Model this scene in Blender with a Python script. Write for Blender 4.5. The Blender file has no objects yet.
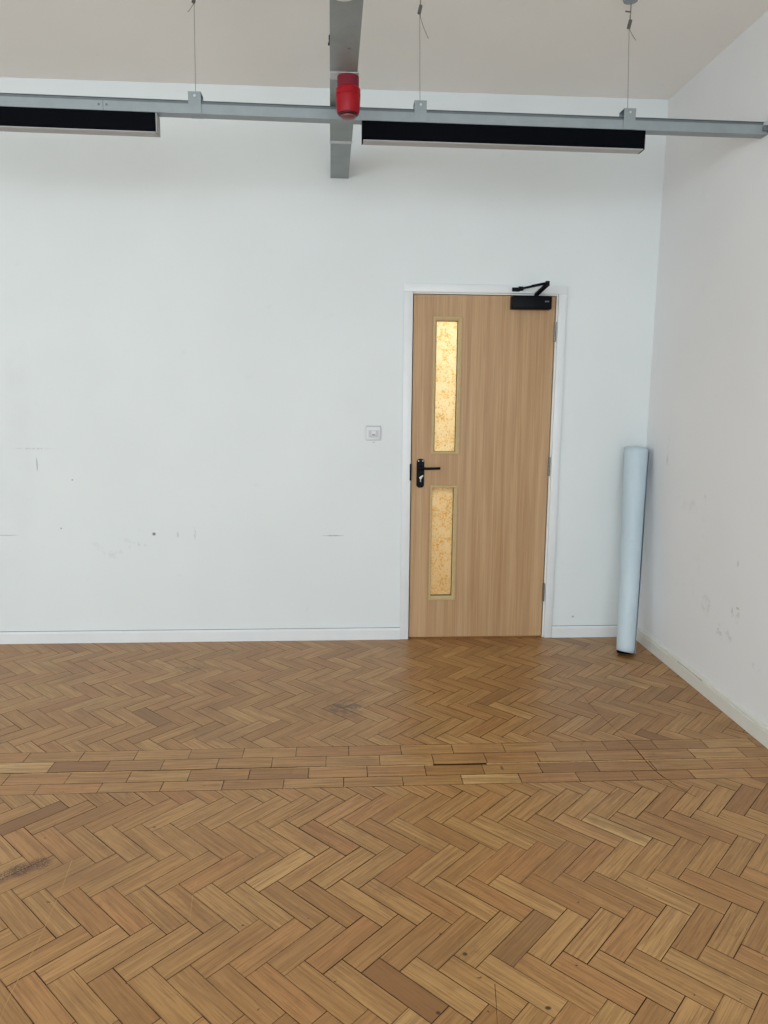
import bpy, bmesh, math, random
from mathutils import Vector, Matrix, Euler
random.seed(11)
scn = bpy.context.scene
col = scn.collection
PI = math.pi

# ------------------------------------------------------------------ room numbers (metres)
XR = 1.4168          # right wall
XL = -5.2            # left wall (out of view)
YB = -7.4            # rear wall, behind the viewer
H = 3.1265           # ceiling
DW, DZ0, DZ1 = 0.8232, 0.010, 2.050   # door leaf

# ------------------------------------------------------------------ helpers
def lin(r, g, b, a=1.0):
    def f(c):
        c /= 255.0
        return c / 12.92 if c <= 0.04045 else ((c + 0.055) / 1.055) ** 2.4
    return (f(r), f(g), f(b), a)

def link(o, parent=None):
    col.objects.link(o)
    if parent is not None:
        o.parent = parent
    return o

def tag(o, label=None, cat=None, group=None, kind=None):
    if label: o['label'] = label
    if cat: o['category'] = cat
    if group: o['group'] = group
    if kind: o['kind'] = kind
    return o

def empty(name, loc=(0, 0, 0), rot=(0, 0, 0)):
    o = bpy.data.objects.new(name, None)
    o.empty_display_size = 0.05
    o.location = loc
    o.rotation_euler = rot
    return link(o)

def build(name, bm, mats, parent=None, smooth=None):
    bmesh.ops.recalc_face_normals(bm, faces=bm.faces)
    me = bpy.data.meshes.new(name)
    bm.to_mesh(me)
    bm.free()
    if not isinstance(mats, (list, tuple)):
        mats = [mats]
    for m in mats:
        me.materials.append(m)
    if smooth is not None:
        for p in me.polygons:
            p.use_smooth = True
        me.set_sharp_from_angle(angle=math.radians(smooth))
    o = bpy.data.objects.new(name, me)
    return link(o, parent)

def box(bm, x0, x1, y0, y1, z0, z1, bev=0.0, seg=1, mi=0):
    vs = [bm.verts.new((x, y, z)) for z in (z0, z1) for y in (y0, y1) for x in (x0, x1)]
    idx = [(0, 2, 3, 1), (4, 5, 7, 6), (0, 1, 5, 4), (2, 6, 7, 3), (0, 4, 6, 2), (1, 3, 7, 5)]
    fs = [bm.faces.new([vs[i] for i in q]) for q in idx]
    for f in fs: f.material_index = mi
    if bev > 0:
        es = list({e for f in fs for e in f.edges})
        r = bmesh.ops.bevel(bm, geom=es, offset=bev, segments=seg, affect='EDGES', profile=0.5)
        for f in r['faces']: f.material_index = mi
    return fs

def prism(bm, prof, stations, axis='x', caps=True, mi=0):
    """sweep a closed 2-D profile [(a,b)] through stations [(t, da, db)] along x (a=y,b=z) or y (a=x,b=z)"""
    rings = []
    for t, da, db in stations:
        if axis == 'x':
            rings.append([bm.verts.new((t, a + da, b + db)) for a, b in prof])
        else:
            rings.append([bm.verts.new((a + da, t, b + db)) for a, b in prof])
    n = len(prof)
    for r0, r1 in zip(rings, rings[1:]):
        for i in range(n):
            f = bm.faces.new((r0[i], r0[(i + 1) % n], r1[(i + 1) % n], r1[i]))
            f.material_index = mi
    if caps:
        bm.faces.new(rings[0]).material_index = mi
        bm.faces.new(list(reversed(rings[-1]))).material_index = mi

def lathe(bm, prof, M=None, n=32, mi=0):
    """revolve [(r,z)] about z"""
    M = M or Matrix()
    rings = []
    for r, z in prof:
        if r < 1e-6:
            rings.append([bm.verts.new(M @ Vector((0, 0, z)))])
        else:
            rings.append([bm.verts.new(M @ Vector((r * math.cos(2 * PI * k / n), r * math.sin(2 * PI * k / n), z))) for k in range(n)])
    for a, b in zip(rings, rings[1:]):
        for k in range(n):
            k2 = (k + 1) % n
            if len(a) == 1 and len(b) == 1: continue
            if len(a) == 1: f = bm.faces.new((a[0], b[k], b[k2]))
            elif len(b) == 1: f = bm.faces.new((a[k], a[k2], b[0]))
            else: f = bm.faces.new((a[k], a[k2], b[k2], b[k]))
            f.material_index = mi

def tube(bm, pts, r, n=8, mi=0, r1=None):
    pts = [Vector(p) for p in pts]
    rings = []
    up = Vector((0.31, 0.95, 0.05))
    for i, p in enumerate(pts):
        d = (pts[min(i + 1, len(pts) - 1)] - pts[max(i - 1, 0)]).normalized()
        a = d.cross(up)
        if a.length < 1e-3: a = d.cross(Vector((1, 0, 0)))
        a.normalize(); b = d.cross(a)
        rr = r if r1 is None else r + (r1 - r) * i / (len(pts) - 1)
        rings.append([bm.verts.new(p + (a * math.cos(2 * PI * k / n) + b * math.sin(2 * PI * k / n)) * rr) for k in range(n)])
    for A, B in zip(rings, rings[1:]):
        for k in range(n):
            bm.faces.new((A[k], A[(k + 1) % n], B[(k + 1) % n], B[k])).material_index = mi
    bm.faces.new(rings[0]).material_index = mi
    bm.faces.new(list(reversed(rings[-1]))).material_index = mi

def cyl_y(x, y, z):   # lathe axis pointing toward the viewer (-Y) at a point on a vertical face
    return Matrix.Translation((x, y, z)) @ Matrix.Rotation(PI / 2, 4, 'X')

# ------------------------------------------------------------------ materials
class NT:
    def __init__(s, name):
        s.m = bpy.data.materials.new(name)
        s.m.use_nodes = True
        s.t = s.m.node_tree
        s.b = s.t.nodes['Principled BSDF']
        s.out = s.t.nodes['Material Output']
    def n(s, ty, **kw):
        nd = s.t.nodes.new(ty)
        for k, v in kw.items(): setattr(nd, k, v)
        return nd
    def l(s, a, b): s.t.links.new(a, b)
    def set(s, nd, k, v):
        if hasattr(v, 'is_output'): s.l(v, nd.inputs[k])
        else: nd.inputs[k].default_value = v
    def math(s, op, a, b=None, c=None, clamp=False):
        nd = s.n('ShaderNodeMath', operation=op, use_clamp=clamp)
        s.set(nd, 0, a)
        if b is not None: s.set(nd, 1, b)
        if c is not None: s.set(nd, 2, c)
        return nd.outputs[0]
    def vmath(s, op, a, b=None):
        nd = s.n('ShaderNodeVectorMath', operation=op)
        s.set(nd, 0, a)
        if b is not None: s.set(nd, 1, b)
        return nd.outputs['Value'] if op == 'LENGTH' else nd.outputs[0]
    def noise(s, vec, scale, detail=3, rough=0.5, dist=0.0):
        nd = s.n('ShaderNodeTexNoise')
        if vec is not None: s.l(vec, nd.inputs['Vector'])
        nd.inputs['Scale'].default_value = scale
        nd.inputs['Detail'].default_value = detail
        nd.inputs['Roughness'].default_value = rough
        nd.inputs['Distortion'].default_value = dist
        return nd.outputs[0]
    def ramp(s, fac, stops, interp='LINEAR'):
        nd = s.n('ShaderNodeValToRGB')
        cr = nd.color_ramp; cr.interpolation = interp
        while len(cr.elements) < len(stops): cr.elements.new(0.5)
        for e, (p, c) in zip(cr.elements, stops):
            e.position = p; e.color = c
        s.l(fac, nd.inputs[0])
        return nd.outputs[0]
    def maprange(s, v, a, b, c=0.0, d=1.0, smooth=True):
        nd = s.n('ShaderNodeMapRange', interpolation_type='SMOOTHSTEP' if smooth else 'LINEAR')
        s.set(nd, 0, v)
        for i, q in zip((1, 2, 3, 4), (a, b, c, d)): nd.inputs[i].default_value = q
        return nd.outputs[0]
    def mix(s, fac, a, b, mode='MIX'):
        nd = s.n('ShaderNodeMix', data_type='RGBA', blend_type=mode)
        s.set(nd, 0, fac)
        s.set(nd, 6, a); s.set(nd, 7, b)
        return nd.outputs[2]
    def mapping(s, vec, scale, loc=(0, 0, 0)):
        nd = s.n('ShaderNodeMapping')
        s.l(vec, nd.inputs[0])
        nd.inputs['Scale'].default_value = scale
        nd.inputs['Location'].default_value = loc
        return nd.outputs[0]
    def pos(s): return s.n('ShaderNodeNewGeometry').outputs['Position']
    def obj(s): return s.n('ShaderNodeTexCoord').outputs['Object']
    def bump(s, h, strength=0.2, dist=0.01):
        nd = s.n('ShaderNodeBump')
        s.l(h, nd.inputs['Height'])
        nd.inputs['Strength'].default_value = strength
        nd.inputs['Distance'].default_value = dist
        s.l(nd.outputs[0], s.b.inputs['Normal'])
    def spot(s, P, c, r, nscale=0.0, lo=0.35, hi=0.65):
        """soft blotch of half-sizes r round the point c, broken up by noise"""
        d = s.vmath('SUBTRACT', P, c)
        d = s.vmath('DIVIDE', d, r)
        m = s.maprange(s.vmath('LENGTH', d), 0.35, 1.0, 1.0, 0.0)
        if nscale:
            m = s.math('MULTIPLY', m, s.maprange(s.noise(P, nscale, 4, 0.65), lo, hi))
        return m
    def fin(s, color=None, rough=None, metal=None, spec=None):
        if color is not None: s.set(s.b, 'Base Color', color)
        if rough is not None: s.set(s.b, 'Roughness', rough)
        if metal is not None: s.set(s.b, 'Metallic', metal)
        if spec is not None: s.set(s.b, 'Specular IOR Level', spec)
        return s.m

def simple(name, rgb, rough=0.5, metal=0.0, spec=0.5, var=0.06, nscale=30, bump=0.0):
    t = NT(name)
    P = t.obj()
    c = lin(*rgb)
    nz = t.noise(P, nscale, 4, 0.6)
    lo = tuple(v * (1 - var) for v in c[:3]) + (1,)
    hi = tuple(min(1, v * (1 + var)) for v in c[:3]) + (1,)
    t.fin(t.ramp(nz, [(0.3, lo), (0.7, hi)]), rough, metal, spec)
    if bump: t.bump(nz, bump, 0.002)
    return t.m

def wall_mat(name, rgb, blots=(), lines=(), spec=0.25):
    """painted plaster: roller texture, faint mottling, scuffs at their places"""
    t = NT(name)
    P = t.pos()
    base = lin(*rgb)
    big = t.noise(P, 1.3, 3, 0.5)
    c = t.mix(t.maprange(big, 0.3, 0.7), tuple(v * 0.965 for v in base[:3]) + (1,), base)
    fine = t.noise(P, 9, 5, 0.6)
    c = t.mix(t.maprange(fine, 0.62, 0.80, 0, 0.10), c, lin(176, 176, 174))
    for (cc, rr, ns, lo, hi, rgbk, amt) in blots:
        m = t.spot(P, cc, rr, ns, lo, hi)
        c = t.mix(t.math('MULTIPLY', m, amt), c, lin(*rgbk))
    t.fin(c, 0.62, 0, spec)
    t.bump(t.noise(P, 160, 3, 0.6), 0.10, 0.002)
    return t.m

M = {}
BIG = 50.0
M['wall_back'] = wall_mat('wall_back_paint', (228, 233, 234), [
    ((-1.518, 0, 0.660), (0.014, BIG, 0.013), 0, 0, 0, (105, 100, 95), 0.9),
    ((-1.50, 0, 0.675), (0.018, BIG, 0.006), 0, 0, 0, (238, 238, 236), 0.7),
    ((-0.465, 0, 0.6465), (0.085, BIG, 0.0035), 60, 0.35, 0.5, (135, 135, 132), 0.85),
    ((-2.163, 0, 1.07), (0.005, BIG, 0.055), 0, 0, 0, (165, 165, 163), 0.8),
    ((-2.17, 0, 1.16), (0.14, BIG, 0.006), 90, 0.4, 0.6, (190, 190, 188), 0.8),
    ((-2.36, 0, 0.655), (0.09, BIG, 0.003), 0, 0, 0, (178, 178, 178), 0.8),
    ((-1.60, 0, 0.60), (0.06, BIG, 0.02), 30, 0.5, 0.7, (178, 178, 176), 0.7),
    ((-1.28, 0, 0.66), (0.008, BIG, 0.05), 70, 0.4, 0.6, (188, 188, 186), 0.8),
    ((-1.38, 0, 0.655), (0.008, BIG, 0.025), 0, 0, 0, (190, 190, 188), 0.6),
    ((-1.75, 0, 0.58), (0.22, BIG, 0.09), 14, 0.52, 0.75, (190, 190, 189), 0.5),
    ((-1.97, 0, 0.98), (0.007, BIG, 0.007), 0, 0, 0, (150, 150, 148), 0.8),
    ((-2.05, 0, 0.695), (0.007, BIG, 0.007), 0, 0, 0, (150, 150, 148), 0.8),
    ((-0.225, 0, 1.205), (0.012, BIG, 0.003), 0, 0, 0, (170, 170, 168), 0.8),
    ((1.02, 0, 0.13), (0.012, BIG, 0.009), 0, 0, 0, (180, 176, 172), 0.8),
    ((-2.25, 0, 1.3), (0.10, BIG, 1.1), 3, 0.4, 0.75, (214, 216, 216), 0.35)])
M['wall_right'] = wall_mat('wall_right_paint', (234, 234, 235), [
    ((BIG * 0 + XR, -1.115, 0.48), (BIG, 0.045, 0.05), 22, 0.46, 0.66, (160, 156, 152), 0.5),
    ((XR, -1.13, 0.515), (BIG, 0.02, 0.008), 0, 0, 0, (172, 168, 163), 0.6),
    ((XR, -1.085, 0.485), (BIG, 0.007, 0.035), 40, 0.4, 0.6, (168, 165, 160), 0.6),
    ((XR, -0.84, 0.45), (BIG, 0.06, 0.06), 18, 0.42, 0.7, (178, 175, 171), 0.5),
    ((XR, -1.02, 0.36), (BIG, 0.12, 0.05), 22, 0.45, 0.7, (180, 177, 172), 0.5),
    ((XR, -1.32, 0.30), (BIG, 0.05, 0.03), 30, 0.45, 0.7, (182, 179, 174), 0.5),
    ((XR, -0.30, 1.17), (BIG, 0.02, 0.10), 18, 0.45, 0.65, (172, 172, 169), 0.6),
    ((XR, -0.75, 0.95), (BIG, 0.02, 0.06), 25, 0.45, 0.65, (178, 177, 174), 0.6),
    ((XR, -1.1, 0.72), (BIG, 0.012, 0.02), 0, 0, 0, (196, 195, 193), 0.6),
    ((XR, -0.6, 0.75), (BIG, 0.35, 0.5), 5, 0.55, 0.8, (190, 189, 186), 0.35)])
M['ceiling'] = wall_mat('ceiling_paint', (249, 246, 242))
M['wall'] = wall_mat('wall_paint', (234, 235, 235))
M['gloss_white'] = simple('white_gloss_paint', (228, 231, 233), 0.35, 0, 0.5, 0.02, 8)
M['cream_gloss'] = simple('cream_gloss_paint', (222, 220, 212), 0.4, 0, 0.4, 0.03, 8)
M['jamb_edge'] = simple('lining_paint', (236, 232, 224), 0.45, 0, 0.4, 0.02, 8)
M['crack'] = simple('dusty_joint', (96, 94, 92), 0.9, 0, 0.1, 0.25, 60)
M['black_metal'] = simple('black_powder_coat', (6, 8, 14), 0.45, 0.0, 0.12, 0.1, 40)
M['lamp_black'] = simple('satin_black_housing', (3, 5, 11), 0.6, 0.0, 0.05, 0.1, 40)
M['diffuser'] = simple('opal_diffuser', (178, 179, 180), 0.5, 0, 0.4, 0.04, 12)
M['end_cap'] = simple('grey_end_cap', (168, 167, 166), 0.5, 0, 0.4, 0.04, 12)
M['galv'] = simple('galvanised_steel', (146, 155, 159), 0.45, 0.3, 0.5, 0.06, 18)
M['galv_dark'] = simple('galvanised_lip', (106, 114, 118), 0.5, 0.3, 0.5, 0.08, 18)
M['steel'] = simple('bright_steel', (190, 190, 188), 0.3, 0.85, 0.5, 0.08, 60)
M['hinge'] = simple('brushed_steel_hinge', (124, 122, 118), 0.4, 0.8, 0.5, 0.08, 80)
M['wire'] = simple('steel_wire', (128, 123, 114), 0.5, 0.3, 0.5, 0.1, 90)
M['grip'] = simple('dull_gripper', (100, 97, 92), 0.5, 0.5, 0.5, 0.12, 90)
M['strap'] = simple('pale_joint_strap', (196, 200, 202), 0.4, 0.3, 0.5, 0.05, 30)
M['red'] = simple('red_plastic', (152, 6, 24), 0.4, 0, 0.25, 0.05, 20)
M['dark_red'] = simple('dark_red_base', (122, 34, 48), 0.55, 0, 0.2, 0.08, 20)
M['deep_red'] = simple('deep_red_rim', (62, 6, 12), 0.4, 0, 0.4, 0.1, 20)
M['lens'] = simple('clouded_lens', (118, 66, 72), 0.3, 0, 0.6, 0.1, 30)
M['plastic_white'] = simple('white_plastic', (220, 222, 225), 0.38, 0, 0.5, 0.02, 10)
M['plastic_grey'] = simple('grey_plastic', (196, 198, 202), 0.45, 0, 0.4, 0.03, 10)
M['mark_grey'] = simple('pale_grey_print', (120, 124, 134), 0.6, 0, 0.3, 0.05, 10)
M['edge_grey'] = simple('grey_edge', (182, 184, 186), 0.5, 0, 0.3, 0.03, 10)
M['slot'] = simple('dark_slot', (70, 70, 72), 0.7, 0, 0.2, 0.1, 10)

def trunk_mat():
    t = NT('weathered_grey_trunking')
    P = t.pos()
    n1 = t.noise(P, 7, 4, 0.6)
    c = t.ramp(n1, [(0.3, lin(140, 150, 152)), (0.7, lin(156, 166, 168))])
    st = t.math('MULTIPLY', t.maprange(t.noise(t.mapping(P, (24, 14, 24)), 1.0, 4, 0.7), 0.56, 0.72),
                t.spot(P, (-0.40, -1.62, 2.66), (0.05, 0.2, BIG)))
    c = t.mix(t.math('MULTIPLY', st, 0.75), c, lin(80, 84, 84))
    return t.fin(c, 0.5, 0.25, 0.4)
M['trunk'] = trunk_mat()

def door_mat():
    t = NT('oak_veneer')
    P = t.obj()
    fine = t.noise(t.mapping(P, (170, 170, 2.6)), 1.0, 4, 0.6, 0.3)
    mid = t.noise(t.mapping(P, (26, 26, 0.55), (3.3, 0, 1.7)), 1.0, 3, 0.55, 0.6)
    wide = t.noise(t.mapping(P, (5.5, 5.5, 0.25), (8, 0, 2)), 1.0, 2, 0.5)
    c = t.ramp(mid, [(0.25, lin(170, 132, 94)), (0.5, lin(186, 150, 110)), (0.78, lin(200, 166, 126))])
    c = t.mix(t.maprange(fine, 0.38, 0.68, 0.0, 0.45), c, lin(150, 112, 76))
    c = t.mix(t.maprange(wide, 0.42, 0.64, 0.0, 0.35), c, lin(208, 176, 140))
    t.fin(c, 0.42, 0, 0.35)
    t.bump(fine, 0.06, 0.001)
    return t.m
M['oak'] = door_mat()
M['gasket'] = simple('olive_gasket', (112, 98, 58), 0.6, 0, 0.2, 0.1, 30)
M['bead'] = simple('oak_glazing_bead', (190, 165, 120), 0.45, 0, 0.35, 0.06, 40)

def glass_mat():
    """cast obscure glass: rolled pattern, scatters the light of the passage behind"""
    t = NT('obscure_glass')
    P = t.obj()
    v = t.n('ShaderNodeTexVoronoi', feature='F1')
    t.l(t.mapping(P, (1, 1, 1)), v.inputs['Vector']); v.inputs['Scale'].default_value = 85
    n1 = t.noise(P, 120, 4, 0.7)
    n2 = t.noise(P, 26, 3, 0.6)
    h = t.math('ADD', t.math('MULTIPLY', v.outputs['Distance'], 0.6), n1)
    k = t.math('ADD', t.math('MULTIPLY', h, 0.55), t.math('MULTIPLY', n2, 0.6))
    tint = t.ramp(k, [(0.48, lin(228, 200, 132)), (0.62, lin(240, 220, 164)), (0.74, lin(255, 253, 240))])
    bp = t.n('ShaderNodeBump'); t.l(h, bp.inputs['Height'])
    bp.inputs['Strength'].default_value = 0.8; bp.inputs['Distance'].default_value = 0.003
    tr = t.n('ShaderNodeBsdfTranslucent'); t.l(tint, tr.inputs[0]); t.l(bp.outputs[0], tr.inputs['Normal'])
    rf = t.n('ShaderNodeBsdfRefraction'); t.l(tint, rf.inputs['Color']); rf.inputs['Roughness'].default_value = 0.45
    rf.inputs['IOR'].default_value = 1.25; t.l(bp.outputs[0], rf.inputs['Normal'])
    gl = t.n('ShaderNodeBsdfGlossy'); gl.inputs['Roughness'].default_value = 0.25; t.l(bp.outputs[0], gl.inputs['Normal'])
    m1 = t.n('ShaderNodeMixShader'); m1.inputs[0].default_value = 0.35
    t.l(tr.outputs[0], m1.inputs[1]); t.l(rf.outputs[0], m1.inputs[2])
    m2 = t.n('ShaderNodeMixShader'); m2.inputs[0].default_value = 0.06
    t.l(m1.outputs[0], m2.inputs[1]); t.l(gl.outputs[0], m2.inputs[2])
    t.l(m2.outputs[0], t.out.inputs['Surface'])
    return t.m
M['glass'] = glass_mat()

def parquet_mat():
    t = NT('oak_block_parquet')
    at = t.n('ShaderNodeAttribute', attribute_name='blk')
    sep = t.n('ShaderNodeSeparateColor'); t.l(at.outputs['Color'], sep.inputs[0])
    tone, seed, zone = sep.outputs[0], sep.outputs[1], sep.outputs[2]
    uv = t.n('ShaderNodeUVMap', uv_map='UVMap').outputs[0]
    off = t.n('ShaderNodeCombineXYZ')
    t.l(t.math('MULTIPLY', seed, 37.0), off.inputs[0]); t.l(t.math('MULTIPLY', tone, 53.0), off.inputs[1]); t.l(t.math('MULTIPLY', seed, 91.0), off.inputs[2])
    U = t.vmath('ADD', uv, off.outputs[0])
    grain = t.noise(t.mapping(U, (7, 230, 1)), 1.0, 4, 0.65, 0.4)
    fig = t.noise(t.mapping(U, (2.4, 42, 1)), 1.0, 3, 0.55, 1.2)
    flame = t.n('ShaderNodeTexWave', wave_type='BANDS', bands_direction='Y', wave_profile='SAW')
    t.l(t.mapping(U, (1.6, 22, 1)), flame.inputs[0])
    flame.inputs['Scale'].default_value = 1.0; flame.inputs['Distortion'].default_value = 5.0
    flame.inputs['Detail'].default_value = 2.0; flame.inputs['Detail Scale'].default_value = 0.6
    c = t.ramp(tone, [(0.0, lin(140, 98, 58)), (0.2, lin(165, 120, 70)), (0.5, lin(180, 136, 82)), (0.8, lin(193, 150, 94)), (1.0, lin(208, 170, 112))])
    # some blocks redder, some yellower
    c = t.mix(t.maprange(seed, 0.70, 1.0, 0.0, 0.40), c, lin(180, 122, 74))
    c = t.mix(t.maprange(seed, 0.0, 0.25, 0.25, 0.0), c, lin(188, 152, 94))
    c = t.mix(t.maprange(fig, 0.40, 0.64, 0.0, 0.46), c, lin(136, 94, 52))
    c = t.mix(t.maprange(grain, 0.46, 0.70, 0.0, 0.58), c, lin(122, 80, 42))
    pore = t.noise(t.mapping(U, (26, 420, 1)), 1.0, 3, 0.7)
    c = t.mix(t.maprange(pore, 0.58, 0.76, 0.0, 0.55), c, lin(96, 62, 34))
    fl = t.math('MULTIPLY', t.maprange(flame.outputs['Fac'], 0.55, 1.0), t.maprange(seed, 0.30, 0.42, 0.35, 0.0))
    c = t.mix(t.math('MULTIPLY', fl, 0.8), c, lin(120, 84, 50))
    P = t.pos()
    # dirt, wear, knots and nail holes
    c = t.mix(t.maprange(t.noise(P, 2.6, 5, 0.65), 0.48, 0.72, 0.0, 0.32), c, lin(118, 86, 56))
    c = t.mix(t.maprange(t.noise(P, 11, 4, 0.7), 0.56, 0.76, 0.0, 0.30), c, lin(112, 78, 48))
    sx_ = t.n('ShaderNodeSeparateXYZ'); t.l(uv, sx_.inputs[0])
    ed = t.math('MAXIMUM', t.maprange(sx_.outputs[1], 0.0, 0.0045, 1.0, 0.0), t.maprange(sx_.outputs[0], 0.0, 0.0045, 1.0, 0.0))
    ed = t.math('MULTIPLY', ed, t.maprange(t.noise(P, 16, 3, 0.6), 0.40, 0.62, 0.10, 0.75))
    c = t.mix(ed, c, lin(84, 54, 30))
    c = t.mix(t.math('MULTIPLY', t.maprange(t.noise(P, 38, 2, 0.5), 0.735, 0.775), 0.75), c, lin(70, 48, 32))
    for cc, rr, ns, lo, hi, rgb, amt in [
        ((-1.425, -2.155, 0), (0.055, 0.050, BIG), 190, 0.40, 0.50, (84, 54, 38), 0.9),
        ((-1.375, -2.125, 0), (0.050, 0.045, BIG), 190, 0.42, 0.52, (84, 54, 38), 0.9),
        ((-1.47, -2.19, 0), (0.040, 0.045, BIG), 190, 0.45, 0.55, (84, 54, 38), 0.9),
        ((-1.24, -0.445, 0), (0.13, 0.035, BIG), 45, 0.46, 0.58, (96, 78, 62), 0.75),
        ((-0.40, -0.995, 0), (0.14, 0.14, BIG), 24, 0.36, 0.60, (98, 74, 52), 0.75),
        ((-0.40, -0.70, 0), (0.22, 0.25, BIG), 12, 0.42, 0.7, (118, 92, 68), 0.4),
        ((-1.95, -1.3, 0), (0.16, 0.10, BIG), 30, 0.45, 0.6, (100, 78, 58), 0.5),
        ((-0.09, -2.568, 0), (0.010, 0.009, BIG), 0, 0, 0, (48, 32, 22), 0.9),
        ((-0.187, -2.752, 0), (0.008, 0.007, BIG), 0, 0, 0, (60, 42, 28), 0.9),
        ((0.084, -2.751, 0), (0.011, 0.008, BIG), 0, 0, 0, (52, 36, 24), 0.9),
        ((0.226, -1.592, 0), (0.008, 0.024, BIG), 0, 0, 0, (92, 66, 42), 0.8)]:
        c = t.mix(t.math('MULTIPLY', t.spot(P, cc, rr, ns, lo, hi), amt), c, lin(*rgb))
    rg = t.math('ADD', t.maprange(grain, 0.3, 0.8, 0.30, 0.40, False), t.math('MULTIPLY', t.noise(P, 5, 3, 0.6), 0.10))
    t.fin(c, rg, 0, 0.5)
    t.bump(t.math('ADD', t.math('MULTIPLY', grain, 0.5), t.noise(P, 14, 2, 0.5)), 0.10, 0.0015)
    return t.m
M['parquet'] = parquet_mat()
M['gap'] = simple('dark_joint', (74, 48, 26), 0.8, 0, 0.2, 0.2, 30)
M['scratch'] = simple('pale_scratch', (186, 148, 98), 0.6, 0, 0.3, 0.1, 60)
M['splinter'] = simple('splintered_edge', (206, 172, 118), 0.7, 0, 0.2, 0.2, 60)

def roll_mat():
    t = NT('pale_blue_grey_sheet')
    P = t.obj()
    n1 = t.noise(t.mapping(P, (6, 6, 2)), 1.0, 4, 0.6)
    c = t.ramp(n1, [(0.3, lin(186, 203, 213)), (0.7, lin(202, 217, 225))])
    c = t.mix(t.maprange(t.noise(P, 22, 4, 0.65), 0.58, 0.75, 0, 0.3), c, lin(172, 180, 188))
    t.fin(c, 0.5, 0, 0.35)
    t.bump(t.noise(t.mapping(P, (9, 9, 3)), 1.0, 3, 0.6), 0.25, 0.01)
    return t.m
M['roll'] = roll_mat()
M['roll_in'] = simple('roll_inner_face', (70, 72, 76), 0.7, 0, 0.2, 0.1, 20)

# ------------------------------------------------------------------ setting: floor of individual blocks
def clip_poly(poly, x0, x1, y0, y1):
    def half(pts, inside, inter):
        out = []
        for i in range(len(pts)):
            a, b = pts[i - 1], pts[i]
            ia, ib = inside(a), inside(b)
            if ib:
                if not ia: out.append(inter(a, b))
                out.append(b)
            elif ia: out.append(inter(a, b))
        return out
    def ix(v):
        def f(a, b):
            t = (v - a[0]) / (b[0] - a[0]); return tuple(p + (q - p) * t for p, q in zip(a, b))
        return f
    def iy(v):
        def f(a, b):
            t = (v - a[1]) / (b[1] - a[1]); return tuple(p + (q - p) * t for p, q in zip(a, b))
        return f
    for ins, it in ((lambda p: p[0] >= x0, ix(x0)), (lambda p: p[0] <= x1, ix(x1)), (lambda p: p[1] >= y0, iy(y0)), (lambda p: p[1] <= y1, iy(y1))):
        if len(poly) < 3: return []
        poly = half(poly, ins, it)
    return poly

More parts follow.
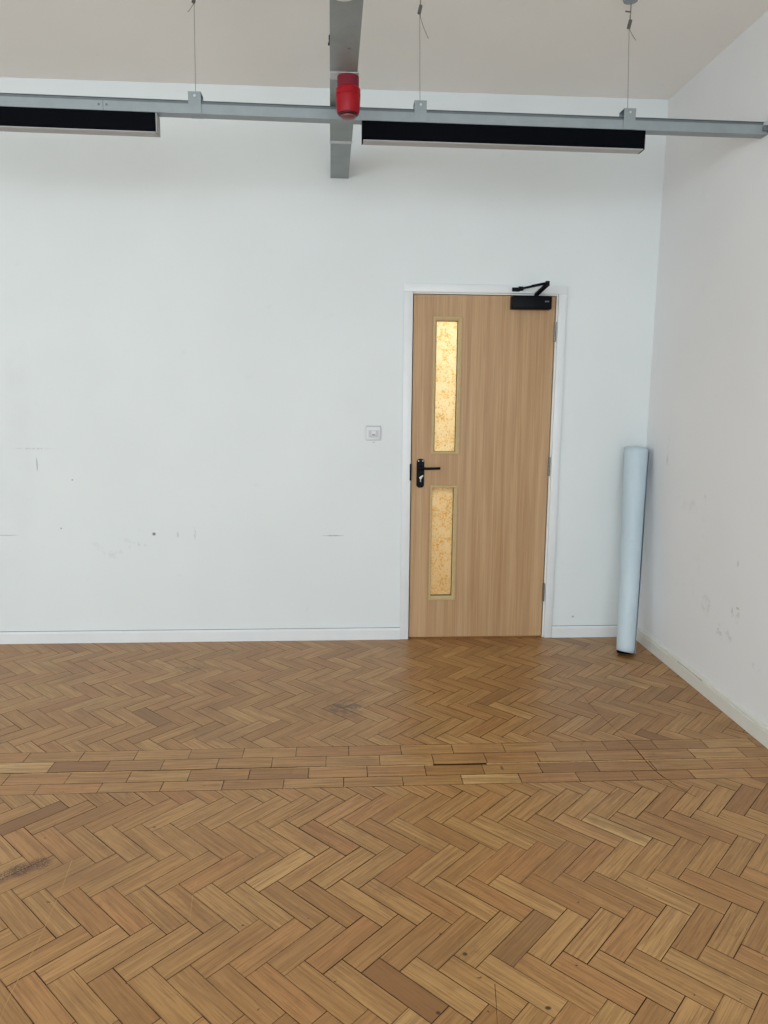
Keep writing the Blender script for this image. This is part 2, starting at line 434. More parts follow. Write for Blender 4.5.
def make_floor():
    rnd = random.Random(5)
    bm = bmesh.new()
    uvl = bm.loops.layers.uv.new('UVMap')
    cl = bm.loops.layers.float_color.new('blk')
    G = 0.0007
    def face(poly, zone, z):
        """poly: list of (x,y,u,v)"""
        if len(poly) < 3: return
        tone = min(1, max(0, rnd.gauss(0.46, 0.18))); seed = rnd.random()
        f = bm.faces.new([bm.verts.new((p[0], p[1], z)) for p in poly])
        f.material_index = 0
        for lp, p in zip(f.loops, poly):
            lp[uvl].uv = (p[2], p[3]); lp[cl] = (tone, seed, zone, 1)
    r2 = math.sqrt(0.5)
    W, L = 0.0702, 0.2300
    def herring(s0, t0, x0, x1, y0, y1, zone):
        for m in range(-26, 27):
            for n in range(-95, 96):
                a = s0 + n * W + m * (W - L); b = t0 + n * W + m * (W + L)
                cx, cy = (a + b) * r2, (a - b) * r2
                if not (x0 - 0.5 < cx < x1 + 0.5 and y0 - 0.5 < cy < y1 + 0.5): continue
                for (sa, sb, ta, tb, alongs) in ((a, a + L, b, b + W, True), (a, a + W, b + W, b + W + L, False)):
                    g = G + rnd.uniform(-0.0004, 0.0009)
                    cs = [(sa + g, ta + g), (sb - g, ta + g), (sb - g, tb - g), (sa + g, tb - g)]
                    P = [((s + t) * r2, (s - t) * r2) + ((s - sa, t - ta) if alongs else (t - ta, s - sa)) for s, t in cs]
                    face(clip_poly(P, x0, x1, y0, y1), zone, rnd.uniform(-0.0002, 0.0002))
    YT, YE = -1.3815, -1.7100
    herring(-0.594, 1.209, XL, XR, YT + 0.001, 0.0, 0.0)
    herring(-2.024, 1.150, XL, XR, YB, YE - 0.001, 1.0)
    rows = [(-1.3815, -1.4652, -0.6077, 0.2195), (-1.4652, -1.5506, -0.4818, 0.2190),
            (-1.5506, -1.6385, -0.5494, 0.2325), (-1.6385, -1.7100, -0.6421, 0.2304)]
    for ya, yb, xj, st in rows:
        for k in range(-24, 12):
            g = G + rnd.uniform(0, 0.0006)
            xa, xb = xj + k * st + g, xj + (k + 1) * st - g
            P = [(xa, yb + g, 0, 0), (xb, yb + g, st, 0), (xb, ya - g, st, ya - yb), (xa, ya - g, 0, ya - yb)]
            face(clip_poly(P, XL, XR, YB, 0), 0.5, rnd.uniform(-0.0002, 0.0002))
    # screed showing in the joints
    box(bm, XL, XR, YB, 0, -0.12, -0.0016, mi=1)
    # threshold of boards under the door
    def strip(pts, w, mi, z=0.0006):
        pts = [Vector((p[0], p[1], 0)) for p in pts]
        prev = None
        for i, p in enumerate(pts):
            d = (pts[min(i + 1, len(pts) - 1)] - pts[max(i - 1, 0)]).normalized()
            n = Vector((-d.y, d.x, 0)) * w * (0.6 + 0.8 * rnd.random()) * 0.5
            a = bm.verts.new((p.x + n.x, p.y + n.y, z)); b = bm.verts.new((p.x - n.x, p.y - n.y, z))
            if prev:
                f = bm.faces.new((prev[0], a, b, prev[1])); f.material_index = mi
            prev = (a, b)
    def smooth_path(pts, k=6):
        out = []
        for i in range(len(pts) - 1):
            p0 = pts[max(i - 1, 0)]; p1 = pts[i]; p2 = pts[i + 1]; p3 = pts[min(i + 2, len(pts) - 1)]
            for j in range(k):
                t = j / k
                out.append(tuple(0.5 * ((2 * p1[c]) + (-p0[c] + p2[c]) * t + (2 * p0[c] - 5 * p1[c] + 4 * p2[c] - p3[c]) * t * t + (-p0[c] + 3 * p1[c] - 3 * p2[c] + p3[c]) * t ** 3) for c in (0, 1)))
        out.append(pts[-1]); return out
    crack = smooth_path([(0.60, -0.42), (0.735, -0.64), (0.785, -0.848), (0.793, -1.067), (0.815, -1.28), (0.830, -1.4225), (0.834, -1.6192), (0.8624, -1.736), (0.8992, -1.824), (0.9668, -1.9016), (1.03, -1.98)])
    strip(crack[28:43], 0.0034, 1)
    strip(crack[42:50], 0.0022, 1)
    strip(crack[6:29], 0.0013, 1)
    strip(smooth_path([(-1.28, -2.11), (-1.262, -2.25), (-1.253, -2.36), (-1.245, -2.46), (-1.242, -2.60), (-1.232, -2.72), (-1.18, -2.95)]), 0.0014, 2)
    strip(smooth_path([(-0.865, -2.22), (-0.862, -2.30), (-0.85, -2.40)]), 0.0010, 2)
    strip([(-0.0313, -2.672), (-0.040, -2.73), (-0.052, -2.80), (-0.07, -2.90)], 0.0012, 1)
    # splintered pale edge and dark gap between the middle rows of the band
    strip([(x * 0.1 - 2.6, -1.5506 + rnd.uniform(-0.002, 0.002)) for x in range(0, 22)], 0.005, 1)
    strip([(x * 0.1 - 2.2, -1.5560 + rnd.uniform(-0.001, 0.001)) for x in range(0, 37)], 0.0045, 3)
    strip([(-0.048, -1.5575), (0.06, -1.559), (0.171, -1.5585)], 0.010, 1, 0.0009)
    f = build('floor', bm, [M['parquet'], M['gap'], M['scratch'], M['splinter']])
    return tag(f, 'worn oak herringbone block floor with a four-row straight band', 'floor', kind='structure')
make_floor()

def struct(name, bm, mats, label=None, cat=None, smooth=None):
    return tag(build(name, bm, mats, None, smooth), label, cat, kind='structure')

# walls
OX0, OX1, OZ = -0.030, 0.862, 2.086      # opening for the door lining
bm = bmesh.new()
T = 0.14
box(bm, XL - 0.2, OX0, 0, T, -0.12, H + 0.1)
box(bm, OX1, XR + 0.2, 0, T, -0.12, H + 0.1)
box(bm, OX0, OX1, 0, T, OZ, H + 0.1)
struct('wall_back', bm, M['wall_back'], 'white painted back wall around the oak door', 'wall')
bm = bmesh.new(); box(bm, XR, XR + 0.2, YB - 0.2, 0, -0.12, H + 0.1)
struct('wall_right', bm, M['wall_right'], 'scuffed white wall on the right', 'wall')
LW = (-6.4, -3.0)
bm = bmesh.new()
box(bm, XL - 0.2, XL, YB - 0.2, LW[0], -0.12, H + 0.1); box(bm, XL - 0.2, XL, LW[1], 0, -0.12, H + 0.1)
box(bm, XL - 0.2, XL, LW[0], LW[1], -0.12, 0.75); box(bm, XL - 0.2, XL, LW[0], LW[1], 2.85, H + 0.1)
struct('wall_left', bm, M['wall'], 'white wall on the far left outside the frame', 'wall')
bm = bmesh.new(); box(bm, XL, XR, YB, 0, H, H + 0.1)
struct('ceiling', bm, M['ceiling'], 'plain off-white painted ceiling', 'ceiling')

# rear wall with two tall windows that light the room
WIN = [(-4.6, -2.0), (-1.5, 1.1)]
WZ0, WZ1 = 0.75, 2.85
bm = bmesh.new()
box(bm, XL, XR, YB - 0.2, YB, -0.12, WZ0); box(bm, XL, XR, YB - 0.2, YB, WZ1, H + 0.1)
for a, b in ((XL, WIN[0][0]), (WIN[0][1], WIN[1][0]), (WIN[1][1], XR)):
    box(bm, a, b, YB - 0.2, YB, WZ0, WZ1)
struct('wall_rear', bm, M['wall'], 'white wall with tall windows behind the viewer', 'wall')
for i, (a, b) in enumerate(WIN):
    bm = bmesh.new()
    y0, y1 = YB - 0.14, YB - 0.08
    for (x0, x1, z0, z1) in ((a, a + .06, WZ0, WZ1), (b - .06, b, WZ0, WZ1), (a + .06, b - .06, WZ0, WZ0 + .06), (a + .06, b - .06, WZ1 - .06, WZ1),
                             ((a + b) / 2 - .025, (a + b) / 2 + .025, WZ0 + .06, WZ1 - .06)):
        box(bm, x0, x1, y0, y1, z0, z1)
    struct('window_%d' % (i + 1), bm, M['gloss_white'], 'tall white framed window %s behind the viewer' % ('on the left' if i == 0 else 'on the right'), 'window')

bm = bmesh.new()  # unseen left window, added to brighten the right wall and ceiling
for (y0, y1, z0, z1) in ((LW[0], LW[0] + .06, WZ0, WZ1), (LW[1] - .06, LW[1], WZ0, WZ1), (LW[0] + .06, LW[1] - .06, WZ0, WZ0 + .06), (LW[0] + .06, LW[1] - .06, WZ1 - .06, WZ1)):
    box(bm, XL - 0.14, XL - 0.08, y0, y1, z0, z1)
struct('window_3', bm, M['gloss_white'], 'wide white framed window in the left wall outside the frame', 'window')

# skirting boards: chamfered top, dark open joint against the plaster
def skirting_x(name, x0, x1, label):
    bm = bmesh.new()
    prism(bm, [(0, 0), (-0.016, 0), (-0.016, 0.062), (-0.011, 0.071), (-0.0025, 0.071), (-0.0025, 0.06), (0, 0.06)], [(x0, 0, 0), (x1, 0, 0)], 'x')
    box(bm, x0, x1, -0.0030, -0.0002, 0.06, 0.0725, mi=1)
    return struct(name, bm, [M['gloss_white'], M['crack']], label, 'skirting board')
skirting_x('baseboard_back', XL, -0.0575, 'white skirting along the back wall left of the door')
skirting_x('baseboard_back.001', 0.8865, XR, 'short white skirting between the door frame and the corner')
bm = bmesh.new()
prism(bm, [(XR, 0), (XR - 0.018, 0), (XR - 0.018, 0.060), (XR - 0.013, 0.0625), (XR - 0.016, 0.068), (XR - 0.014, 0.077), (XR - 0.006, 0.082), (XR, 0.082)],
      [(YB, 0, 0), (-0.016, 0, 0)], 'y')
box(bm, XR - 0.0160, XR - 0.0135, -0.885, -0.625, 0.0665, 0.0684, mi=1)
box(bm, XR - 0.0160, XR - 0.0135, -0.628, -0.624, 0.0655, 0.0695, mi=1)
box(bm, XR - 0.0160, XR - 0.0135, -0.886, -0.882, 0.063, 0.0700, mi=1)
struct('baseboard_right', bm, [M['cream_gloss'], M['crack']], 'cream moulded skirting along the right wall', 'skirting board')

# door lining and architrave
bm = bmesh.new()
ax0, ax1, bx0, bx1, azi, azo = -0.0585, -0.0065, 0.8385, 0.8855, 2.062, 2.1085
prof = [(0, 0), (-0.016, 0), (-0.016, 1), (0, 1)]
def arch_bar(x0, x1, z0, z1):
    box(bm, x0, x1, -0.016, 0.0, z0, z1, 0.003, 2)
arch_bar(ax0, ax1, 0, azi)
arch_bar(bx0, bx1, 0, azi)
arch_bar(ax0, bx1, azi, azo)
# lining
box(bm, -0.030, -0.0055, 0.0, T, 0, OZ, mi=1)
box(bm, 0.8300, 0.862, 0.0, T, 0, OZ, mi=1)
box(bm, -0.0055, 0.8300, 0.0, T, 2.0545, OZ, mi=1)
# stops
box(bm, -0.0055, 0.010, 0.050, 0.075, 0, 2.0545, mi=1)
box(bm, 0.814, 0.8300, 0.050, 0.075, 0, 2.0545, mi=1)
box(bm, 0.010, 0.814, 0.050, 0.075, 2.040, 2.0545, mi=1)
struct('trim_1', bm, [M['gloss_white'], M['jamb_edge']], 'white door lining and architrave around the oak door', 'door frame', 30)

# ------------------------------------------------------------------ the door
door = empty('door_1', (0, 0, 0))
tag(door, 'pale oak veneer door with two narrow obscured glass panels and black lever', 'door', kind='structure')
VP = [  # outer bead rectangle, inner glass rectangle
    (0.1135, 0.2825, 1.1385, 1.9290, 0.1355, 0.2560, 1.1550, 1.9020),
    (0.1135, 0.2790, 0.2435, 0.9510, 0.1290, 0.2530, 0.2760, 0.9360)]
bm = bmesh.new()
LY0, LY1 = 0.002, 0.046
xs = [0, 0.118, 0.278, DW]
def slab(x0, x1, z0, z1): box(bm, x0, x1, LY0, LY1, z0, z1)
slab(0, 0.118, DZ0, DZ1); slab(0.278, DW, DZ0, DZ1)
slab(0.118, 0.278, DZ0, 0.248); slab(0.118, 0.278, 0.946, 1.143); slab(0.118, 0.278, 1.925, DZ1)
bmesh.ops.remove_doubles(bm, verts=bm.verts, dist=1e-5)
build('door_leaf', bm, M['oak'], door)
for (o0, o1, p0, p1, g0, g1, h0, h1) in VP:
    bm = bmesh.new()
    # four mitred bead lengths: flat face then a splay in to the glass
    def ring(rects):
        R = [[bm.verts.new(v) for v in ((a, y, c), (b, y, c), (b, y, d), (a, y, d))] for (a, b, c, d, y) in rects]
        return [bm.faces.new((A[k], A[(k + 1) % 4], B[(k + 1) % 4], B[k])) for A, B in zip(R, R[1:]) for k in range(4)]
    gi0, gi1, hi0, hi1 = g0 - 0.001, g1 + 0.0005, h0 - 0.002, h1 + 0.001
    ring([(o0, o1, p0, p1, LY0 + 0.002), (o0, o1, p0, p1, -0.005), (o0 + .0015, o1 - .0015, p0 + .0015, p1 - .0015, -0.0065),
          (o0 + .0125, o1 - .0125, p0 + .0125, p1 - .0125, -0.0065), (o0 + .0140, o1 - .0140, p0 + .0140, p1 - .0140, -0.004),
          (gi0 - .0025, gi1 + .0025, hi0 - .0025, hi1 + .0025, 0.000)])
    for f in ring([(gi0 - .0025, gi1 + .0025, hi0 - .0025, hi1 + .0025, 0.000), (gi0, gi1, hi0, hi1, 0.003), (gi0, gi1, hi0, hi1, 0.022)]):
        f.material_index = 1
    bead = build('glazing_bead', bm, [M['bead'], M['gasket']], door)
    bm = bmesh.new()
    box(bm, gi0 - 0.003, gi1 + 0.003, 0.018, 0.024, hi0 - 0.003, hi1 + 0.003)
    tag(build('glass_pane', bm, M['glass'], bead), 'obscured glass glowing warm yellow')

# lever handle on a long plate with a key in the lock
bm = bmesh.new()
px0, px1, pz0, pz1 = 0.0305, 0.0755, 0.937, 1.1085
n = 10
outl = []
for cx, cz, a0 in ((px1 - .017, pz1 - .017, 0), (px0 + .017, pz1 - .017, 90), (px0 + .017, pz0 + .017, 180), (px1 - .017, pz0 + .017, 270)):
    for k in range(n // 2 + 1):
        a = math.radians(a0 + 90 * k / (n // 2)); outl.append((cx + .017 * math.cos(a), cz + .017 * math.sin(a)))
r0 = [bm.verts.new((x, LY0, z)) for x, z in outl]
r1 = [bm.verts.new((x, -0.005, z)) for x, z in outl]
mx, mz = (px0 + px1) / 2, (pz0 + pz1) / 2
r2_ = [bm.verts.new((mx + (x - mx) * .94, -0.0075, mz + (z - mz) * .985)) for x, z in outl]
for A, B in ((r0, r1), (r1, r2_)):
    for k in range(len(A)): bm.faces.new((A[k], A[(k + 1) % len(A)], B[(k + 1) % len(A)], B[k]))
bm.faces.new(r2_)
plate = tag(build('handle_plate', bm, M['black_metal'], door, 40), 'black handle plate')
bm = bmesh.new()
lathe(bm, [(0.0, 0.0), (0.011, 0.0), (0.011, 0.030), (0.009, 0.044), (0.0, 0.046)], cyl_y(0.053, -0.006, 1.0545), 20)
tube(bm, [(0.050, -0.045, 1.0545), (0.065, -0.047, 1.0545), (0.10, -0.046, 1.0543), (0.14, -0.045, 1.0550), (0.1655, -0.043, 1.0562)], 0.0078, 12)
tag(build('lever', bm, M['black_metal'], plate, 40), 'black lever')
bm = bmesh.new()
lathe(bm, [(0.0, 0.0), (0.0085, 0.0), (0.0085, 0.004), (0.0, 0.0045)], cyl_y(0.0545, -0.0070, 0.996), 20)
M2 = Matrix.Translation((0.0575, -0.012, 1.002)) @ Matrix.Rotation(math.radians(-38), 4, 'Y')
b2 = bmesh.new(); box(b2, -0.0125, 0.0145, -0.010, 0.004, -0.0045, 0.0045, 0.002, 2); b2.transform(M2)
b3 = bmesh.new(); box(b3, -0.0028, 0.0028, -0.003, 0.004, -0.024, 0.0, 0.001, 1); b3.transform(Matrix.Translation((0.0540, -0.010, 0.996)))
tmp = bpy.data.meshes.new('t')
for bb in (b2, b3):
    bb.to_mesh(tmp); bm.from_mesh(tmp); bb.free()
tag(build('lock_thumbturn', bm, M['steel'], plate, 40), 'silver thumbturn')
for (sx, sz) in ((0.0405, 1.096), (0.0665, 1.096), (0.0530, 0.9465)):
    bm = bmesh.new()
    lathe(bm, [(0.0035, 0.0), (0.0033, 0.0016), (0.0, 0.002)], cyl_y(sx, -0.0074, sz), 14)
    build('screw', bm, M['steel'] if sz > 1 else M['black_metal'], plate, 40)
# keep on the lining beside the latch
bm = bmesh.new(); box(bm, -0.0125, -0.0010, -0.0168, 0.004, 0.980, 1.080, 0.001, 1)
tag(build('latch_keep', bm, M['black_metal'], door), 'dark metal keep')
# hinges
for zc in (1.851, 1.065, 0.289):
    bm = bmesh.new()
    box(bm, DW + 0.0005, 0.8310, -0.0035, 0.0022, zc - 0.056, zc + 0.056)
    for k in range(5):
        lathe(bm, [(0.0, 0.0), (0.0064, 0.0004), (0.0064, 0.0212), (0.0, 0.0216)], Matrix.Translation((0.8265, -0.0062, zc - 0.056 + k * 0.0226)), 14)
    build('hinge', bm, M['hinge'], door, 40)
# overhead closer
bm = bmesh.new()
cx0, cx1, cz0, cz1 = 0.558, 0.7875, 1.972, 2.047
box(bm, cx0, cx1, -0.058, LY0, cz0, cz1, 0.006, 3)
clo = tag(build('door_closer', bm, M['black_metal'], door, 35), 'black closer body')
bm = bmesh.new()
lathe(bm, [(0.0, 0.0), (0.013, 0.0), (0.013, 0.014), (0.010, 0.017), (0.0, 0.017)], Matrix.Translation((0.703, -0.030, cz1 - 0.001)), 18)
def bar(bm, p, q, w, h):
    p, q = Vector(p), Vector(q); d = (q - p).normalized(); s = d.cross(Vector((0, 0, 1))).normalized(); u = s.cross(d)
    vs = [bm.verts.new(c + s * a * w / 2 + u * b * h / 2) for c in (p, q) for a, b in ((-1, -1), (1, -1), (1, 1), (-1, 1))]
    for f in ((0, 1, 2, 3), (7, 6, 5, 4), (0, 4, 5, 1), (1, 5, 6, 2), (2, 6, 7, 3), (3, 7, 4, 0)): bm.faces.new([vs[i] for i in f])
bar(bm, (0.703, -0.030, 2.058), (0.7278, -0.160, 2.094), 0.024, 0.012)
lathe(bm, [(0.0, -0.012), (0.012, -0.012), (0.012, 0.014), (0.0, 0.014)], Matrix.Translation((0.7278, -0.160, 2.097)), 18)
bar(bm, (0.7278, -0.160, 2.101), (0.662, -0.085, 2.094), 0.018, 0.012)
tube(bm, [(0.675, -0.100, 2.095), (0.612, -0.028, 2.087)], 0.0065, 10)
tag(build('closer_arm', bm, M['black_metal'], clo, 40), 'black folding arm')
bm = bmesh.new()
box(bm, 0.562, 0.606, -0.026, -0.016, 2.072, 2.094, 0.002, 1)
box(bm, 0.596, 0.624, -0.042, -0.017, 2.076, 2.098, 0.003, 1)
tag(build('arm_bracket', bm, M['black_metal'], clo), 'black fixing bracket on the architrave')
bm = bmesh.new()
for k in range(3): box(bm, 0.746 + k * 0.0085, 0.752 + k * 0.0085, -0.0584, -0.0575, 2.011, 2.019)
tag(build('maker_mark', bm, M['mark_grey'], clo), 'tiny grey printed mark')

# passage behind the door (seen only as glow through the glass)
bm = bmesh.new()
box(bm, -1.1, -1.0, T, 1.9, -0.05, 2.7); box(bm, 1.8, 1.9, T, 1.9, -0.05, 2.7); box(bm, -1.1, 1.9, 1.9, 2.0, -0.05, 2.7); box(bm, -1.1, 1.9, T, 1.9, 2.6, 2.7)
struct('wall_passage', bm, simple('passage_paint', (226, 210, 180), 0.6, 0, 0.3, 0.04, 6), 'warm lit passage beyond the door glass', 'wall')
bm = bmesh.new(); box(bm, -1.0, 1.8, 0.0, 1.9, -0.12, -0.004)
struct('floor_passage', bm, simple('passage_floor', (176, 130, 76), 0.4, 0, 0.4, 0.1, 6), 'warm brown passage floor beyond the door', 'floor')

# ------------------------------------------------------------------ wall switch
sw = empty('wall_switch', (-0.2268, 0, 1.2590))
tag(sw, 'small square white wall plate left of the door frame', 'switch')
bm = bmesh.new(); box(bm, -0.0445, 0.0445, -0.004, 0.0, -0.0420, 0.0430, 0.001, 1)  # shade line round the plate, put in as a slightly larger grey rim
tag(build('back_plate', bm, M['edge_grey'], sw), 'grey backing edge')
bm = bmesh.new(); box(bm, -0.0425, 0.0425, -0.009, -0.003, -0.0400, 0.0370, 0.003, 3)
build('face_plate', bm, M['plastic_white'], sw, 40)
bm = bmesh.new(); box(bm, -0.0285, 0.0285, -0.0103, -0.0088, -0.026, 0.016, 0.001, 1)
ins = tag(build('module', bm, M['plastic_grey'], sw), 'pale grey inset module')
bm = bmesh.new(); box(bm, -0.0125, 0.0125, -0.0125, -0.0103, -0.014, 0.014, 0.001, 1)
build('rocker', bm, M['plastic_white'], ins)
bm = bmesh.new(); box(bm, -0.0095, 0.0095, -0.0131, -0.0122, -0.0125, -0.0075)
build('slot', bm, M['slot'], ins)
# ------------------------------------------------------------------ leaning roll in the corner
def make_roll():
    B0 = Vector((1.2330, -0.328, 0.0190)); T0 = Vector((1.3225, -0.0860, 1.181))
    ax = (T0 - B0).normalized()
    sx = Vector((1, 0, 0)); sx = (sx - ax * sx.dot(ax)).normalized(); sy = ax.cross(sx)
    r0, r1 = 0.0545, 0.0725
    bm = bmesh.new()
    NS, NT_ = 40, 300
    turns = 6.35
    a_end = math.radians(-28)          # where the outer edge of the sheet lies, seen on the right
    uv = []
    for i in range(NS + 1):
        f = i / NS
        row = []
        for j in range(NT_ + 1):
            g = j / NT_                # 0 = outer edge, 1 = inner edge
            R = (r0 + (r1 - r0) * (f ** 0.9)) * (1 - 0.62 * g) 
            ang = a_end + (0.10 + 0.22 * f) * 0 + g * turns * 2 * PI
            lift = 0.004 * max(0, 1 - g / 0.02) * f      # free edge stands off a little
            R += lift + 0.0010 * math.sin(7 * f + 2.2 * ang) * (0.3 + f)
            c = B0.lerp(T0, f)
            h = (-0.006 if i == 0 else -0.003) * math.cos(ang) * (1 if i in (0, NS) else 0)
            row.append(bm.verts.new(c + (sx * math.cos(ang) + sy * math.sin(ang)) * R + ax * h))
        uv.append(row)
    for i in range(NS):
        for j in range(NT_):
            bm.faces.new((uv[i][j], uv[i][j + 1], uv[i + 1][j + 1], uv[i + 1][j]))
    me_o = build('sheet_roll', bm, [M['roll'], M['roll_in']], None, 60)
    s = me_o.modifiers.new('thick', 'SOLIDIFY'); s.thickness = 0.0016; s.offset = -1
    s.material_offset_rim = 0
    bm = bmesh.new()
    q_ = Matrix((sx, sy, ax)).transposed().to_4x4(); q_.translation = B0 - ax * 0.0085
    lathe(bm, [(0.0, 0.0), (0.0490, 0.0), (0.0495, 0.001), (0.0480, 0.05), (0.0, 0.05)], q_, 40)  # black plug added in place of the shade under the raised edge
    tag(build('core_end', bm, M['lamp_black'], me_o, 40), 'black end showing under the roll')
    tag(me_o, 'pale blue-grey roll of sheeting leaning upright in the corner right of the door', 'roll')
    return me_o
make_roll()

# ------------------------------------------------------------------ overhead services
# grey trunking running to the back wall
trk = empty('cable_trunking', (-0.40, -1.85, 2.6645))
tag(trk, 'grey overhead cable trunking running from the front to the back wall', 'cable trunking')
def xc(y): return -0.0013 - 0.0 + (-0.423 + 0.0124 * (-y))      # centre line, very slightly skewed to the room
def tpart(name, bm, mat, label=None):
    bm.transform(Matrix.Translation((0.40, 1.85, -2.6645)))
    return tag(build(name, bm, mat, trk), label)
def trunk_seg(y0, y1, hw, z0, z1):
    bm = bmesh.new()
    prism(bm, [(-hw, z0), (hw, z0), (hw, z1), (-hw, z1)], [(y0, xc(y0), 0), (y1, xc(y1), 0)], 'y')
    return bm
tpart('trunking_body', trunk_seg(-4.6, -0.0005, 0.0495, 2.6665, 2.755), M['trunk'])
for y0, y1, hw in ((-4.6, -1.352, 0.0515), (-1.288, -0.606, 0.0515), (-0.572, -0.0005, 0.0500)):
    tpart('cover', trunk_seg(y0, y1, hw, 2.6648, 2.6675), M['trunk'])
sg = trunk_seg(-1.352, -1.288, 0.0535, 2.6625, 2.667); sg.transform(Matrix.Translation((0.0035, 0, 0)))
tpart('joint_strap', sg, M['strap'], 'pale joint strap')
tpart('joint_strap', trunk_seg(-0.606, -0.572, 0.0535, 2.6628, 2.667), M['strap'], 'pale joint strap')
bm = bmesh.new()
box(bm, xc(-1.56) - 0.0548, xc(-1.56) - 0.0495, -1.590, -1.556, 2.668, 2.684, 0.001, 1)
lathe(bm, [(0, 0), (0.003, 0), (0.003, 0.008), (0, 0.008)], Matrix.Translation((xc(-1.545) - 0.0545, -1.550, 2.668)), 10)
tpart('side_clip', bm, M['black_metal'], 'dark side clip')

# pale steel rail crossing below it, from wall to wall
RY0, RY1 = -1.045, -0.993
def rz(x):      # underside of the rail; it sags very slightly along its length
    return 2.6065 + (-0.0040 * (x + 0.42) if x > -0.42 else -0.0078 * (x + 0.42))
def stations(x0, x1, k=12):
    return [(x0 + (x1 - x0) * i / k, 0, rz(x0 + (x1 - x0) * i / k)) for i in range(k + 1)]
rail = empty('lighting_rail', (-0.42, -1.02, 2.6065))
tag(rail, 'long galvanised steel rail hung from wires across the room carrying the black lights', 'lighting rail')
def rpart(name, bm, mat, label=None, smooth=None):
    bm.transform(Matrix.Translation((0.42, 1.02, -2.6065)))
    return tag(build(name, bm, mat, rail, smooth), label)
RX0, RX1 = -4.4, 1.4155
bm = bmesh.new()
# channel: face web, floor, back web, returned top lips
t_ = 0.0022
prism(bm, [(RY0, 0), (RY1, 0), (RY1, 0.047), (RY1 - t_, 0.047), (RY1 - t_, t_), (RY0 + t_, t_), (RY0 + t_, 0.0375), (RY0, 0.0375)], stations(RX0, RX1), 'x')
rpart('channel', bm, M['galv'])
bm = bmesh.new()
prism(bm, [(RY0 + 0.0045, 0.0370), (RY1 - 0.002, 0.0370), (RY1 - 0.002, 0.0500), (RY0 - 0.0005, 0.0500), (RY0 - 0.0005, 0.0485), (RY0 + 0.0045, 0.0480)], stations(RX0, RX1 - 0.02), 'x')
rpart('lid', bm, M['galv_dark'], 'darker recessed lid of the rail')
bm = bmesh.new(); jx = -1.383
box(bm, jx - 0.0012, jx + 0.0012, RY0 - 0.0006, RY0, rz(jx) + 0.001, rz(jx) + 0.0375)
rpart('joint_seam', bm, M['galv_dark'])
for dx in (-0.017, 0.014):
    bm = bmesh.new()
    lathe(bm, [(0.0048, 0), (0.0044, 0.0018), (0, 0.0024)], cyl_y(jx + dx, RY0, rz(jx) + 0.022), 14)
    rpart('screw', bm, M['galv_dark'], None, 40)
bm = bmesh.new()
box(bm, RX1 - 0.026, RX1, RY0 - 0.010, RY0 + 0.001, rz(RX1) + 0.012, rz(RX1) + 0.034, 0.002, 1)
box(bm, RX1 - 0.004, RX1, RY0 - 0.030, RY0 + 0.001, rz(RX1) + 0.006, rz(RX1) + 0.040, 0.001, 1)
rpart('end_bracket', bm, M['galv_dark'], 'dark end bracket at the right wall')

# black linear lights under the rail
LGROUP = 'black linear lights under the rail'
def make_light(x0, x1, label):
    xm = (x0 + x1) / 2
    th = math.atan2(rz(x1) - rz(x0), x1 - x0)
    top = (rz(x0) + rz(x1)) / 2 - 0.0010
    r = empty('pendant_light', (xm, -1.016, top), (0, -th, 0))
    tag(r, label, 'light', LGROUP)
    hl = (x1 - x0) / 2
    bm = bmesh.new()
    box(bm, -hl + 0.004, hl - 0.004, -0.0295, 0.0305, -0.0735, 0.0, 0.0012, 1)
    build('housing', bm, M['lamp_black'], r)
    bm = bmesh.new(); box(bm, -hl + 0.006, hl - 0.006, -0.0285, 0.0295, -0.0765, -0.0735)
    tag(build('diffuser', bm, M['diffuser'], r), 'pale opal diffuser on the underside')
    for s in (-1, 1):
        bm = bmesh.new()
        a, b = sorted((s * hl, s * (hl - 0.0042)))
        box(bm, a, b, -0.0290, 0.0310, -0.0768, 0.0, 0.0008, 1)
        build('end_cap', bm, M['end_cap'] if x1 < -1 else M['lamp_black'], r)
    return r
make_light(-0.3300, 0.8785, 'whole black linear light hung below the rail, above the door')
make_light(-2.3850, -1.1705, 'black linear light cut off by the left edge of the photo')

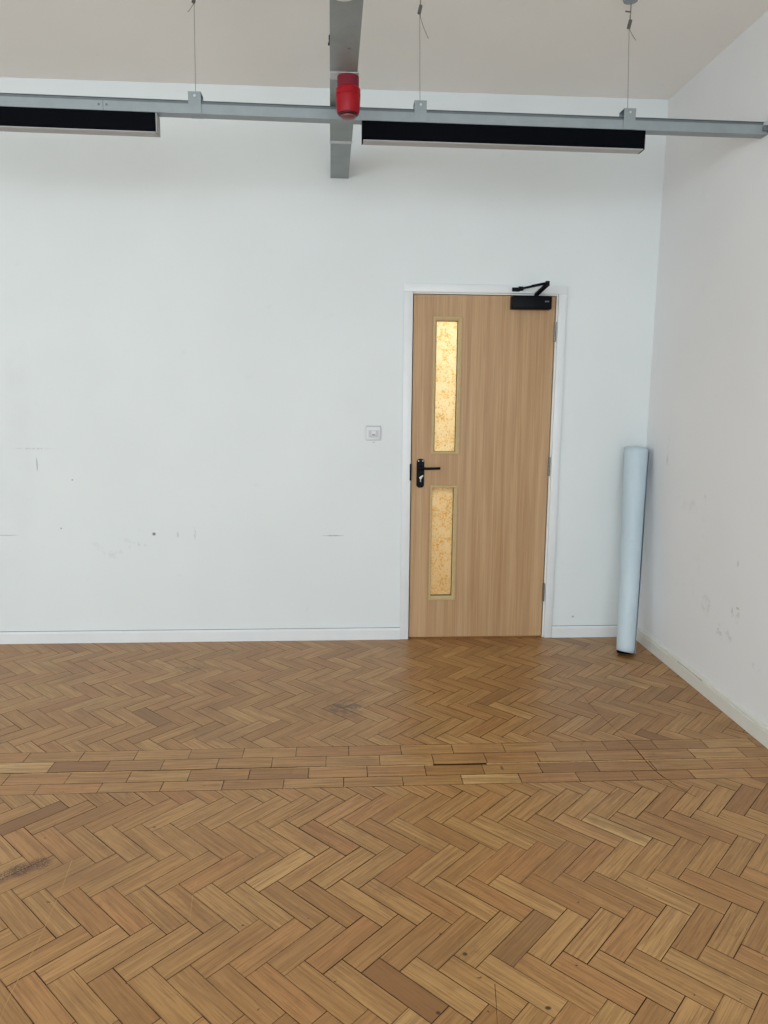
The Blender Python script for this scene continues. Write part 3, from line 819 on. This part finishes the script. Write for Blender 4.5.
# wire hangers
def make_hanger(cx, topx, zg0, zg1, tail, label, pin=False):
    z0 = rz(cx)
    r = empty('wire_hanger', (cx, -1.02, z0))
    tag(r, label, 'hanger', 'wire hangers of the rail')
    w = 0.0255
    f, b = RY0 - 0.0042 + 1.02, RY1 + 0.0022 + 1.02
    zt = 0.0835
    bm = bmesh.new()
    # bent strap: front tongue, top, back, turned under the rail
    t = 0.002
    outer = [(f, -0.0004), (f, zt), (b, zt), (b, -0.0004)]
    inner = [(b - t, -0.0004), (b - t, zt - t), (f + t, zt - t), (f + t, -0.0004)]
    prism(bm, outer + inner, [(-w, 0, 0), (w, 0, 0)], 'x')
    cl = build('strap_clamp', bm, M['galv'], r)
    bm = bmesh.new(); lathe(bm, [(0.0052, 0), (0.0048, 0.002), (0, 0.0028)], cyl_y(0.001, f, zt - 0.016), 14)
    tag(build('screw', bm, M['strap'], cl, 40), 'bright screw head')
    ct = H - z0
    dx = topx - cx
    bm = bmesh.new()
    tube(bm, [(0, 0, zt - 0.006), (dx * 0.5, 0, (zt + zg0 - z0) / 2), (dx, 0, zg0 - z0 + 0.004)], 0.0012, 8)
    tube(bm, [(dx + 0.002, 0, zg1 - z0 - 0.002), (dx + 0.003, 0, ct - 0.025)], 0.0024, 8)
    wr = build('wire', bm, M['wire'], r, 40)
    bm = bmesh.new()
    tube(bm, [(dx - 0.003, -0.001, zg0 - z0), (dx + 0.004, -0.001, zg1 - z0)], 0.0074, 12)
    build('gripper', bm, M['grip'], r, 40)
    bm = bmesh.new()
    p = [(dx + 0.001, -0.002, zg0 - z0 + 0.002)]
    for k in range(1, 7):
        u = k / 6
        p.append((dx + tail[0] * (u ** 1.35), -0.004, zg0 - z0 + tail[1] * u))
    tube(bm, p, 0.0014, 8)
    build('wire_tail', bm, M['wire'], r, 40)
    if pin:
        bm = bmesh.new(); tube(bm, [(dx - 0.020, -0.001, zg1 - z0 + 0.034), (dx + 0.002, -0.001, zg1 - z0 + 0.032)], 0.0030, 8)
        build('toggle_pin', bm, M['grip'], r, 40)
    bm = bmesh.new()
    lathe(bm, [(0.0, ct), (0.033, ct), (0.033, ct - 0.005), (0.029, ct - 0.016), (0.012, ct - 0.020), (0.0, ct - 0.020)], Matrix.Translation((dx, 0, 0)), 24)
    build('ceiling_anchor', bm, M['galv'], r, 40)
    return r
make_hanger(-1.0145, -1.0095, 3.0370, 3.068, (-0.026, -0.036), 'wire hanger left of the grey trunking, near the end of the cut-off light')
make_hanger(-0.0865, -0.0930, 3.0300, 3.0610, (0.037, -0.094), 'wire hanger just right of the red beacon, above the long light')
make_hanger(0.8040, 0.7900, 3.0060, 3.0370, (0.030, -0.046), 'wire hanger nearest the right wall, at the right end of the long light', pin=True)

# red sounder beacon under the trunking
bc = empty('fire_alarm_beacon', (-0.3905, -1.312, 2.6625))
tag(bc, 'red cylindrical fire alarm beacon hanging under the grey trunking', 'fire alarm')
bm = bmesh.new(); lathe(bm, [(0.0, 0.0), (0.041, 0.0), (0.041, -0.042), (0.0, -0.042)], n=40)
tag(build('mounting_base', bm, M['dark_red'], bc, 40), 'dark red mounting base')
bm = bmesh.new(); lathe(bm, [(0.0, -0.040), (0.0435, -0.040), (0.0468, -0.044), (0.0468, -0.066), (0.0455, -0.0665), (0.0455, -0.0685), (0.0466, -0.069), (0.0435, -0.121), (0.0405, -0.130), (0.0375, -0.130), (0.0375, -0.120), (0.0, -0.120)], n=48)
build('body', bm, M['red'], bc, 35)
bm = bmesh.new(); lathe(bm, [(0.0, -0.119), (0.0372, -0.119), (0.0360, -0.134), (0.0310, -0.137), (0.0, -0.137)], n=40)
rim = tag(build('rim', bm, M['deep_red'], bc, 35), 'deep red rim')
bm = bmesh.new(); lathe(bm, [(0.0, -0.135), (0.0290, -0.136), (0.0285, -0.142), (0.021, -0.147), (0.0, -0.149)], n=36)
tag(build('lens', bm, M['lens'], bc, 40), 'clouded pinkish lens')

# smoke detector whose rim shows at the top edge of the frame
sd = empty('smoke_detector', (xc(-1.963) - 0.011, -1.963, 2.6640))
tag(sd, 'white round smoke detector under the trunking at the top of the frame', 'smoke detector')
bm = bmesh.new(); lathe(bm, [(0.0, 0.0), (0.050, 0.0), (0.050, -0.012), (0.047, -0.014), (0.0, -0.014)], n=40)
build('base', bm, M['plastic_white'], sd, 40)
bm = bmesh.new(); lathe(bm, [(0.0, -0.013), (0.046, -0.014), (0.046, -0.026), (0.036, -0.040), (0.0, -0.043)], n=40)
build('sensor_head', bm, M['plastic_white'], sd, 40)

# ------------------------------------------------------------------ light
def area(name, loc, rot, sx, sy, power, rgb):
    d = bpy.data.lights.new(name, 'AREA'); d.shape = 'RECTANGLE'; d.size = sx; d.size_y = sy
    d.energy = power; d.color = rgb
    o = bpy.data.objects.new(name, d); o.location = loc; o.rotation_euler = rot
    return link(o)
for (a, b) in WIN:
    area('window_daylight', ((a + b) / 2, YB - 0.06, (WZ0 + WZ1) / 2), (PI / 2, 0, 0), b - a - 0.1, WZ1 - WZ0 - 0.1, 99, (0.85, 0.96, 1.015))
area('window_daylight', (XL - 0.06, (LW[0] + LW[1]) / 2, (WZ0 + WZ1) / 2), (PI / 2, 0, -PI / 2), LW[1] - LW[0] - 0.1, WZ1 - WZ0 - 0.1, 82, (0.85, 0.96, 1.01))  # fill light set in the added left window
area('passage_light', (0.3, 0.95, 2.55), (0, 0, 0), 1.6, 0.5, 33, (1.0, 0.945, 0.735))

w = bpy.data.worlds.new('World'); scn.world = w; w.use_nodes = True
nt = w.node_tree
bg = nt.nodes['Background']
sky = nt.nodes.new('ShaderNodeTexSky'); sky.sky_type = 'HOSEK_WILKIE'; sky.turbidity = 6
nt.links.new(sky.outputs[0], bg.inputs[0]); bg.inputs[1].default_value = 0.6

# ------------------------------------------------------------------ camera
F, PITCH, YAW, ROLL = 728.7472, -0.1581, 0.0607, 0.0084
fw = Vector((math.sin(YAW) * math.cos(PITCH), math.cos(YAW) * math.cos(PITCH), math.sin(PITCH)))
rt = Vector((math.cos(YAW), -math.sin(YAW), 0)); up = rt.cross(fw)
c_, s_ = math.cos(ROLL), math.sin(ROLL)
rt, up = rt * c_ + up * s_, up * c_ - rt * s_
cam = bpy.data.cameras.new('Camera'); cam.sensor_fit = 'AUTO'; cam.sensor_width = 36.0; cam.lens = F / 1024 * 36.0
cam.clip_start = 0.05
co = bpy.data.objects.new('Camera', cam)
mw = Matrix((rt, up, -fw)).transposed().to_4x4(); mw.translation = (-0.4222, -4.2932, 1.4754)
co.matrix_world = mw
link(co)
scn.camera = co
scn.view_settings.view_transform = 'Standard'
scn.view_settings.look = 'None'
scn.view_settings.exposure = 0.0
